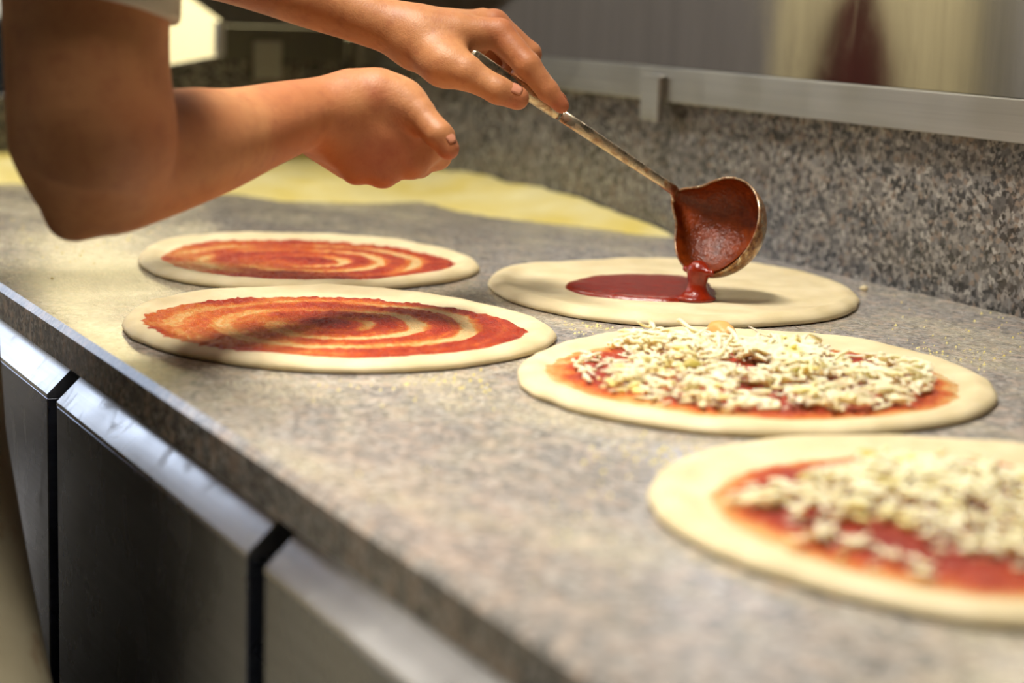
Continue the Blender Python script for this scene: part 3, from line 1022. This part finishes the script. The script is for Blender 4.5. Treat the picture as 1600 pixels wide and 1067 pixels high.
# ================================================================== THE COOK
def skin_mat():
    m, nt, b = new_mat('skin')
    v = coords(nt)
    n1 = noise(nt, v, 22, 4); n2 = noise(nt, v, 700, 3, 0.7); n3 = noise(nt, v, 9, 2)
    col = ramp(nt, [(0.3, srgb(172, 114, 72)), (0.7, srgb(196, 138, 92))], n1).outputs[0]
    col = mix(nt, col, srgb(172, 98, 62), math_(nt, 'MULTIPLY', ramp(nt, [(0.5, (0, 0, 0)), (0.7, (1, 1, 1))], n3).outputs[0], 0.5))
    n4 = noise(nt, v, 95, 4, 0.65)
    col = mix(nt, col, srgb(150, 84, 58), math_(nt, 'MULTIPLY', ramp(nt, [(0.48, (0, 0, 0)), (0.68, (1, 1, 1))], n4).outputs[0], 0.35))
    at = N(nt, 'ShaderNodeAttribute', attribute_name='red')
    col = mix(nt, col, srgb(158, 66, 50), at.outputs['Fac'])
    nt.links.new(col, b.inputs['Base Color'])
    b.inputs['Roughness'].default_value = 0.48
    b.inputs['Specular IOR Level'].default_value = 0.4
    b.inputs['Subsurface Weight'].default_value = 0.08
    b.inputs['Subsurface Radius'].default_value = (0.006, 0.0025, 0.0012)
    b.inputs['Subsurface Scale'].default_value = 1.0
    bump(nt, b, math_(nt, 'ADD', n2, math_(nt, 'MULTIPLY', noise(nt, v, 60, 4), 3.0)), 0.35, 0.0008)
    return m


M_skin = skin_mat()


def chain(pts, k):
    out = []
    for (a, b) in zip(pts[:-1], pts[1:]):
        out.append(cone(a[0], b[0], a[1], b[1], k))
    return out


def limb(pts, k=0.005, sub=4):
    P_ = np.array([list(p[0]) + [p[1]] for p in pts])
    out = []
    n = len(P_)
    for i in range(n - 1):
        a0 = P_[max(i - 1, 0)]; a1 = P_[i]; a2 = P_[i + 1]; a3 = P_[min(i + 2, n - 1)]
        for j in range(sub):
            t_ = j / sub
            out.append(0.5 * ((2 * a1) + (-a0 + a2) * t_ + (2 * a0 - 5 * a1 + 4 * a2 - a3) * t_ ** 2 + (-a0 + 3 * a1 - 3 * a2 + a3) * t_ ** 3))
    out.append(P_[-1])
    return chain([(q[:3], q[3] - k * 0.25) for q in out], k)


def J(px, py, d, rpx):
    return (Q(px, py, d), rpx * d / 3000.0)


body = []
# ---- right arm (near), elbow over the worktop edge
shR = Q(110, -420, 1.10); shL = np.array([-1.50, 0.20, 1.37])
body += limb([(shR, 0.056), J(128, -140, 1.115, 132), J(134, 0, 1.12, 128), J(137, 110, 1.125, 125), J(146, 205, 1.135, 128), J(158, 258, 1.15, 110)])
body += chain([J(130, 262, 1.135, 102), J(112, 338, 1.145, 38)], 0.012)
body += limb([J(165, 264, 1.155, 104), J(235, 244, 1.19, 98), J(300, 227, 1.22, 88), J(352, 216, 1.25, 76), J(418, 195, 1.29, 63), J(458, 183, 1.31, 55), J(482, 178, 1.325, 52), J(520, 171, 1.335, 51), J(548, 165, 1.340, 46)])
# right hand: fist, back of the hand to the camera
k = 0.006
body += [cone(*(Q(545, 155, 1.345), Q(612, 157, 1.355)), 0.0165, 0.0170, 0.014)]
mcp = {'pinky': J(556, 264, 1.350, 21), 'ring': J(598, 268, 1.353, 23), 'middle': J(643, 253, 1.358, 24), 'index': J(668, 226, 1.364, 25)}
root = {'pinky': J(505, 210, 1.335, 30), 'ring': J(520, 196, 1.335, 34), 'middle': J(535, 182, 1.338, 36), 'index': J(550, 170, 1.342, 36)}
for f_ in mcp:
    a_, b_ = root[f_], mcp[f_]
    body.append(cone(a_[0], b_[0], a_[1], b_[1], 0.012))
body.append(cone(*(Q(500, 212, 1.352), Q(545, 248, 1.372)), 0.0175, 0.0150, 0.010))       # heel of the hand
body.append(cone(*(Q(540, 190, 1.365), Q(620, 215, 1.375)), 0.024, 0.021, 0.012))          # palm
body.append(cone(*(Q(575, 215, 1.350), Q(632, 210, 1.355)), 0.0150, 0.0150, 0.014))
for f_, (p1_, p2_, p3_, s) in {'pinky': ((566, 262, 1.386), (590, 238, 1.402), (585, 215, 1.385), 0.85), 'ring': ((610, 264, 1.394), (628, 238, 1.412), (618, 212, 1.394), 0.95),
                               'middle': ((654, 254, 1.400), (662, 226, 1.418), (648, 200, 1.400), 1.0), 'index': ((683, 242, 1.392), (690, 214, 1.412), (668, 196, 1.400), 0.95)}.items():
    body += chain([mcp[f_], (Q(*p1_), 0.0100 * s), (Q(*p2_), 0.0092 * s), (Q(*p3_), 0.0082 * s)], 0.007)
body += chain([J(560, 150, 1.345, 36), J(590, 150, 1.345, 37), J(630, 163, 1.345, 33), J(655, 178, 1.338, 26)], 0.010)
body += chain([J(655, 180, 1.338, 25), J(685, 210, 1.330, 22.5), J(700, 232, 1.330, 18)], 0.0022)
nR = len(body)
# ---- left arm (far), holding the ladle
DL = -0.115
jl = lambda px, py, d, r: J(px, py, d + DL, r)
elL = Q(170, -110, 1.62 + DL)
body += chain([(shL, 0.054), (shL * 0.5 + elL * 0.5, 0.047), (elL, 0.041)], 0.02)
body += limb([(elL, 0.040), jl(250, -92, 1.61, 78), jl(340, -68, 1.60, 67), jl(420, -38, 1.59, 59), jl(480, -10, 1.58, 51), jl(540, 15, 1.58, 44), jl(598, 38, 1.58, 40), jl(640, 50, 1.58, 38)])
body += [cone(*(Q(640, 52, 1.58 + DL), Q(700, 60, 1.585 + DL)), 0.0185, 0.0200, 0.014)]
MI, MM, MR, MP = jl(780, 53, 1.580, 24), jl(772, 38, 1.605, 23), jl(755, 36, 1.625, 22), jl(735, 42, 1.640, 20)
for a_, b_ in ((jl(660, 52, 1.575, 36), MI), (jl(660, 48, 1.59, 34), MM), (jl(655, 50, 1.605, 32), MR), (jl(650, 55, 1.615, 30), MP)):
    body.append(cone(a_[0], b_[0], a_[1], b_[1], 0.010))
body.append(cone(Q(690, 70, 1.590 + DL), Q(740, 66, 1.605 + DL), 0.0175, 0.0130, 0.010))
body += chain([MI, jl(824, 102, 1.572, 20.5), jl(856, 142, 1.575, 17), jl(877, 165, 1.577, 12.5)], 0.003)
body += chain([MM, jl(827, 84, 1.610, 18.5), jl(812, 128, 1.618, 17), jl(783, 150, 1.608, 15)], 0.003)
body += chain([MR, jl(808, 92, 1.632, 18), jl(790, 132, 1.640, 16), jl(760, 140, 1.628, 14.5)], 0.003)
body += chain([MP, jl(778, 96, 1.650, 16), jl(764, 126, 1.655, 14.5), jl(740, 126, 1.640, 13)], 0.003)
body += chain([jl(655, 75, 1.575, 36), jl(695, 100, 1.560, 31), jl(728, 113, 1.553, 27)], 0.014)
body += chain([jl(728, 114, 1.553, 26), jl(778, 141, 1.551, 21), jl(808, 153, 1.555, 19)], 0.004)
# ---- shoulders, neck, head, trunk and legs
hip = np.array([-1.36, 0.10, 0.93]); chest = np.array([-1.34, 0.15, 1.28]); neck = np.array([-1.34, 0.24, 1.43]); head = np.array([-1.35, 0.31, 1.56])
shR2 = shR
body += [cone(shR2, chest + np.array([0, 0, 0.06]), 0.055, 0.085, 0.05), cone(shL, chest + np.array([0, 0, 0.06]), 0.055, 0.085, 0.05)]
body += [ell(chest, (0.150, 0.105, 0.16), 0.05), cone(chest, hip + np.array([0, 0, 0.05]), 0.11, 0.115, 0.05), ell(hip, (0.165, 0.115, 0.12), 0.05)]
body += [cone(chest + np.array([0, 0, 0.12]), neck, 0.065, 0.056, 0.04), cone(neck, head, 0.056, 0.055, 0.02)]
body += [ell(head + np.array([0, 0.005, 0.03]), (0.074, 0.094, 0.105), 0.02), ell(head + np.array([0, 0.045, -0.045]), (0.050, 0.045, 0.045), 0.03),
         cone(head + np.array([0, 0.097, 0.035]), head + np.array([0, 0.116, -0.002]), 0.007, 0.012, 0.010),
         cone(head + np.array([-0.020, 0.088, -0.037]), head + np.array([0.020, 0.088, -0.037]), 0.007, 0.007, 0.004)]
for s in (-1, 1):
    body.append(ell(head + np.array([0.076 * s, -0.005, 0.012]), (0.010, 0.018, 0.030), 0.006))
    body.append(cone(head + np.array([0.016 * s, 0.091, 0.050]), head + np.array([0.046 * s, 0.080, 0.050]), 0.008, 0.007, 0.008))
    body.append(cone(hip + np.array([0.085 * s, 0, -0.04]), np.array([-1.36 + 0.11 * s, 0.10, 0.50]), 0.085, 0.058, 0.03))
    body.append(cone(np.array([-1.36 + 0.11 * s, 0.10, 0.50]), np.array([-1.36 + 0.12 * s, 0.06, 0.10]), 0.056, 0.038, 0.02))

bnd = []
for q in body:
    if q[0] == 'c':
        r_m = max(q[3], q[4]); bnd.append((np.minimum(q[1], q[2]) - r_m, np.maximum(q[1], q[2]) + r_m))
    else:
        r_m = max(q[2]); bnd.append((q[1] - r_m, q[1] + r_m))
LO = np.array([b[0] for b in bnd]); HI = np.array([b[1] for b in bnd])


def body_fn(P):
    if len(P) < 1: return np.zeros(0)
    lo = P.min(0) - 0.06; hi = P.max(0) + 0.06
    if (hi - lo).max() < 0.4:
        m = ((LO < hi) & (HI > lo)).all(1)
        if not m.any(): return np.full(len(P), 0.06)
        return sdf([body[i] for i in np.flatnonzero(m)], P)
    return np.concatenate([sdf(body, P[i:i + 50000]) for i in range(0, len(P), 50000)])


def creases(P, nrmz):
    return P


lo = LO.min(0) - 0.01; hi = HI.max(0) + 0.01
pos, fc = surface_net(body_fn, lo, hi, 0.0028, 14)
me = fast_mesh('person', pos, fc)
# reddish knuckles and wrist
red = np.zeros(len(pos))
for (c_, rad, amp) in [(Q(588, 152, 1.33), 0.012, 0.55), (mcp['pinky'][0], 0.012, 0.6), (mcp['ring'][0], 0.012, 0.6), (mcp['middle'][0], 0.012, 0.5), (Q(600, 245, 1.34), 0.03, 0.5),
                       (Q(702, 238, 1.33), 0.010, 0.7), (MI[0], 0.013, 0.5), (Q(877, 165, 1.577 + DL), 0.011, 0.6), (Q(808, 155, 1.55 + DL), 0.012, 0.4), (MM[0], 0.012, 0.4)]:
    d_ = np.linalg.norm(pos - c_, axis=1); red = np.maximum(red, amp * np.exp(-(d_ / rad) ** 2))
a_ = me.attributes.new('red', 'FLOAT', 'POINT'); a_.data.foreach_set('value', red.astype(np.float32))
pe = empty('person', (-1.36, 0.10, 0.0))
tag(pe, 'person in a pale short-sleeved top pouring sauce with one hand, other hand in a fist', 'person')
keep(link('body', me, M_skin, None, True), pe)


# nails
M_nail = simple('fingernail', srgb(196, 132, 104), 0.3)


def nail(c, along, out, L, W, parent):
    along = along / np.linalg.norm(along); out = out - (out @ along) * along; out /= np.linalg.norm(out); side = np.cross(along, out)
    V = []; F = []; nu, nv = 7, 7
    for i in range(nu):
        for j in range(nv):
            u = (i / (nu - 1) - 0.5) * 2; v = (j / (nv - 1) - 0.5) * 2
            sq = math.sqrt(max(0, 1 - 0.35 * v * v)) if u > 0 else 1
            V.append(c + along * u * L / 2 * sq + side * v * W / 2 * (1 - 0.12 * abs(u)) + out * (-(v * v) * W * 0.135 - 0.0005 * u * u))
    for i in range(nu - 1):
        for j in range(nv - 1):
            F.append((i * nv + j, i * nv + j + 1, (i + 1) * nv + j + 1, (i + 1) * nv + j))
    o = link('fingernail', mesh_from('fingernail', V, F), M_nail, None, True)
    so = o.modifiers.new('s', 'SOLIDIFY'); so.thickness = 0.0006
    keep(o, parent)


def place_nail(a, b, out, L, W):
    """nail on the back of the finger segment a->b, pushed to the skin surface"""
    al = b - a; al /= np.linalg.norm(al)
    out = out - (out @ al) * al; out /= np.linalg.norm(out)
    c = b - al * 0.0050
    for _ in range(6):
        c = c - out * float(sdf(body, c[None])[0]) * 1.0
    nail(c + out * 0.0005, al, out, L, W, pe)


place_nail(Q(685, 210, 1.330), Q(700, 232, 1.330), RC[0] * 0.75 - RC[2] * 0.65, 0.009, 0.0085)
place_nail(Q(778, 141, 1.551 + DL), Q(808, 153, 1.555 + DL), -RC[1] * 0.62 - RC[2] * 0.75, 0.011, 0.011)
place_nail(Q(856, 142, 1.575 + DL), Q(877, 165, 1.577 + DL), RC[0] * 0.7 - RC[1] * 0.7 + RC[2] * 0.4, 0.010, 0.009)

# ---- clothing
def cloth_mat(name, col, s=900):
    m, nt, b = new_mat(name)
    v = coords(nt)
    n1 = noise(nt, v, 12, 4); wv = noise(nt, v, s, 2)
    c = ramp(nt, [(0.3, tuple(q * 0.9 for q in col)), (0.7, col)], n1).outputs[0]
    nt.links.new(c, b.inputs['Base Color']); b.inputs['Roughness'].default_value = 0.85
    bump(nt, b, math_(nt, 'ADD', wv, math_(nt, 'MULTIPLY', n1, 4)), 0.3, 0.001)
    return m


M_shirt = cloth_mat('cream_cotton', srgb(196, 186, 164)); M_trouser = cloth_mat('black_cotton', srgb(88, 90, 98))
hemR = Q(135, 9, 1.12); hemN = -0.171 * RC[0] + 0.985 * RC[1]; hemN /= np.linalg.norm(hemN)     # downwards out of the sleeve
sleeve = chain([(shR + np.array([0, 0, 0.012]), 0.082), (shR * 0.55 + Q(130, -140, 1.115) * 0.45, 0.064), J(130, -140, 1.115, 146), J(134, 0, 1.12, 134), J(135, 110, 1.125, 134)], 0.02)
dirL = (elL - shL) / np.linalg.norm(elL - shL)
sleeveL = [cone(shL, shL * 0.35 + elL * 0.65, 0.080, 0.056, 0.02)]
trunk = [cone(shR2, chest + np.array([0, 0, 0.06]), 0.074, 0.100, 0.05), cone(shL, chest + np.array([0, 0, 0.06]), 0.070, 0.100, 0.05), ell(hip, (0.186, 0.138, 0.14), 0.05),
         ell(chest, (0.165, 0.120, 0.175), 0.05), cone(chest, hip + np.array([0, 0, 0.05]), 0.125, 0.130, 0.05), cone(chest + np.array([0, 0, 0.12]), neck - np.array([0, 0.01, 0.02]), 0.075, 0.066, 0.04)]


def shirt_fn(P):
    d = sdf(sleeve, P); d = np.maximum(d, (P - hemR) @ hemN)
    dl = sdf(sleeveL, P); dl = np.maximum(dl, (P - (shL * 0.5 + elL * 0.5)) @ dirL)
    dt = sdf(trunk, P)
    dt = np.maximum(dt, 0.87 - P[:, 2]); dt = np.maximum(dt, P[:, 2] - 1.42 - 0.3 * (0.22 - P[:, 1]))
    d = np.minimum(np.minimum(d, dl), dt)
    # wrinkles
    return d + 0.0012 * np.sin(P[:, 2] * 55 + 9 * np.sin(P[:, 0] * 14)) * np.cos(P[:, 1] * 31) * (np.abs(d) < 0.05)


def inner_fn(P):
    return np.maximum(shirt_fn(P), -(body_fn2(P) - 0.0015))


def body_fn2(P):
    return sdf([body[i] for i in range(len(body)) if True and (HI[i, 2] > 0.85)], P) if len(P) < 100000 else body_fn(P)


shirt_lo = np.array([-1.75, -0.12, 0.84]); shirt_hi = np.array([-0.82, 0.50, 1.56])
pos, fc = surface_net(shirt_fn, shirt_lo, shirt_hi, 0.0045, 14)
keep(link('shirt', fast_mesh('shirt', pos, fc), M_shirt, None, True), pe)

legs = []
for s in (-1, 1):
    legs.append(cone(hip + np.array([0.085 * s, 0, -0.02]), np.array([-1.36 + 0.11 * s, 0.10, 0.50]), 0.100, 0.078, 0.03))
    legs.append(cone(np.array([-1.36 + 0.11 * s, 0.10, 0.50]), np.array([-1.36 + 0.12 * s, 0.06, 0.07]), 0.078, 0.066, 0.02))
legs.append(ell(hip, (0.178, 0.128, 0.12), 0.05))
pos, fc = surface_net(lambda P: np.maximum(sdf(legs, P), np.maximum(P[:, 2] - 0.985, 0.045 - P[:, 2])), (-1.65, -0.12, 0.0), (-1.1, 0.32, 1.04), 0.008, 12)
keep(link('trousers', fast_mesh('trousers', pos, fc), M_trouser, None, True), pe)
for s in (-1, 1):
    sh = [ell((-1.36 + 0.12 * s, 0.12, 0.04), (0.046, 0.135, 0.045), 0.02), ell((-1.36 + 0.12 * s, 0.05, 0.065), (0.045, 0.06, 0.06), 0.02)]
    pos, fc = surface_net(lambda P: np.maximum(sdf(sh, P), 0.002 - P[:, 2]), (-1.36 + 0.12 * s - 0.08, -0.08, -0.01), (-1.36 + 0.12 * s + 0.08, 0.30, 0.16), 0.006, 12)
    keep(link('shoe', fast_mesh('shoe', pos, fc), M_dark, None, True), pe)
# hair
M_hair = simple('dark_hair', srgb(40, 28, 20), 0.6)
hh = [ell(head + np.array([0, -0.010, 0.045]), (0.082, 0.098, 0.102), 0.02)]
def hair_fn(P):
    d = sdf(hh, P) + 0.0015 * np.sin(P[:, 0] * 420) * np.sin(P[:, 1] * 60)
    return np.maximum(d, ((P[:, 1] - head[1] - 0.045) * 0.8 - (P[:, 2] - head[2] - 0.045)) * 0.78)
pos, fc = surface_net(hair_fn, head - 0.13, head + np.array([0.13, 0.13, 0.17]), 0.005, 12)
keep(link('hair', fast_mesh('hair', pos, fc), M_hair, None, True), pe)
M_eye = simple('eye_white', srgb(225, 222, 215), 0.2)
for s in (-1, 1):
    bm = bmesh.new(); bmesh.ops.create_uvsphere(bm, u_segments=16, v_segments=10, radius=0.012)
    me = bpy.data.meshes.new('eye'); bm.to_mesh(me); bm.free()
    e = link('eye', me, M_eye, None, True); e.location = tuple(head + np.array([0.031 * s, 0.078, 0.032])); keep(e, pe)


# apron: a draped sheet hanging from the waist, flaring at the right hip
def apron_mat():
    m, nt, b = new_mat('stained_apron')
    v = coords(nt)
    n1 = noise(nt, v, 12, 4); n2 = noise(nt, v, 26, 3)
    c = ramp(nt, [(0.3, srgb(150, 138, 108)), (0.7, srgb(176, 166, 138))], n1).outputs[0]
    c = mix(nt, c, srgb(120, 74, 32), math_(nt, 'MULTIPLY', ramp(nt, [(0.58, (0, 0, 0)), (0.70, (1, 1, 1))], n2).outputs[0], 0.6))
    nt.links.new(c, b.inputs['Base Color']); b.inputs['Roughness'].default_value = 0.9
    bump(nt, b, noise(nt, v, 900, 2), 0.2, 0.0006)
    return m


nu, nv = 60, 50
V = []
for j in range(nv):
    v = j / (nv - 1); z = 0.93 - v * 0.48
    for i in range(nu):
        u = i / (nu - 1)
        a_ = -0.5 * PI * 1.25 + u * PI * 1.25 + PI * 0.60
        rx = max(0.168, min(0.31, 0.095 + 0.42 * v)); ry = 0.178 + 0.035 * v
        fold = 0.010 * v * math.sin(u * 26 + 1.5 * math.sin(v * 3))
        ca, sa = math.cos(a_ - 0.10), math.sin(a_ - 0.10)
        ca = math.copysign(abs(ca) ** 0.5, ca); sa = math.copysign(abs(sa) ** 0.5, sa)
        x = -1.36 + (rx + fold) * ca; y = 0.10 + (ry + fold) * sa
        y = min(y, 0.318 - 0.002 * (1 + math.sin(u * 20)))
        V.append((x, y, z))
F = [(j * nu + i, j * nu + i + 1, (j + 1) * nu + i + 1, (j + 1) * nu + i) for j in range(nv - 1) for i in range(nu - 1)]
ap = link('apron', mesh_from('apron', V, F), apron_mat(), None, True)
ap.modifiers.new('s', 'SOLIDIFY').thickness = 0.0015
keep(ap, pe)

# ================================================================== BACKGROUND
cab = empty('tall_cabinet', (-4.6, 0.75, 0))
tag(cab, 'dark tall cabinet standing far behind the arm at the left edge', 'cabinet')
keep(box('body', -4.95, -4.4, 0.40, 1.08, 0.08, 1.06, M_dark, None, 0.004), cab)
keep(box('upper_body', -4.95, -4.4, 0.40, 1.08, 1.34, 2.2, M_dark, None, 0.004), cab)
keep(box('niche_back', -4.95, -4.75, 0.40, 1.08, 1.061, 1.339, simple('white_enamel', srgb(230, 230, 226), 0.4), None), cab)


struct(box('unseen_pier_1', -4.999, -4.80, -2.399, -2.18, 0.001, 2.699, M_wall))  # unseen grey pier, added to end the cream reflection in the steel panel


# window in the left wall: daylight
def glow(name, col, strength):
    m, nt, b = new_mat(name)
    b.inputs['Emission Color'].default_value = tuple(col) + (1,); b.inputs['Emission Strength'].default_value = strength
    b.inputs['Base Color'].default_value = (0.05, 0.05, 0.05, 1)
    return m


win = struct(prism('window_1', [(-1.66, 1.42), (-0.06, 1.42), (-0.06, 2.66), (-1.66, 2.66)], 'x', -4.999, -4.97, simple('window_white', srgb(220, 220, 216), 0.5)))
pane = box('pane', -4.9695, -4.966, -1.61, -0.11, 1.47, 2.61, glow('daylight_sky', (0.66, 0.78, 1.0), 2.9)); pane.parent = win
fr = box('mullion', -4.9655, -4.95, -0.87, -0.84, 1.44, 2.64, win.data.materials[0]); fr.parent = win
gc = empty('added_cupboard', (-4.7, -0.95, 0))  # unseen grey block, added to give the steel panel its grey reflection
tag(gc, 'grey cupboard block added below the window for its reflection in the steel wall panel', 'cupboard')
keep(box('body', -4.95, -4.5, -1.02, -0.10, 0.1, 1.40, simple('grey_enamel', srgb(170, 166, 164), 0.5), None, 0.004), gc)
V = []
nu, nv = 30, 20
for j in range(nv):
    v = j / (nv - 1); z = 1.22 - v * 0.7
    hw = 0.03 + 0.115 * min(1, (v * 2.4)) ** 0.7
    for i in range(nu):
        u = i / (nu - 1) * 2 - 1
        V.append((-4.96 + 0.012 * math.cos(u * 9 + v * 2), -1.665 + u * hw, z))
F = [(j * nu + i, j * nu + i + 1, (j + 1) * nu + i + 1, (j + 1) * nu + i) for j in range(nv - 1) for i in range(nu - 1)]
ha = link('added_apron', mesh_from('added_apron', V, F), cloth_mat('maroon_cotton', srgb(96, 34, 30)), None, True)  # unseen cloth, added to make the maroon blob mirrored in the panel
ha.modifiers.new('s', 'SOLIDIFY').thickness = 0.004
tag(ha, 'dark maroon apron added on the cream wall for its reflection in the steel panel', 'apron')
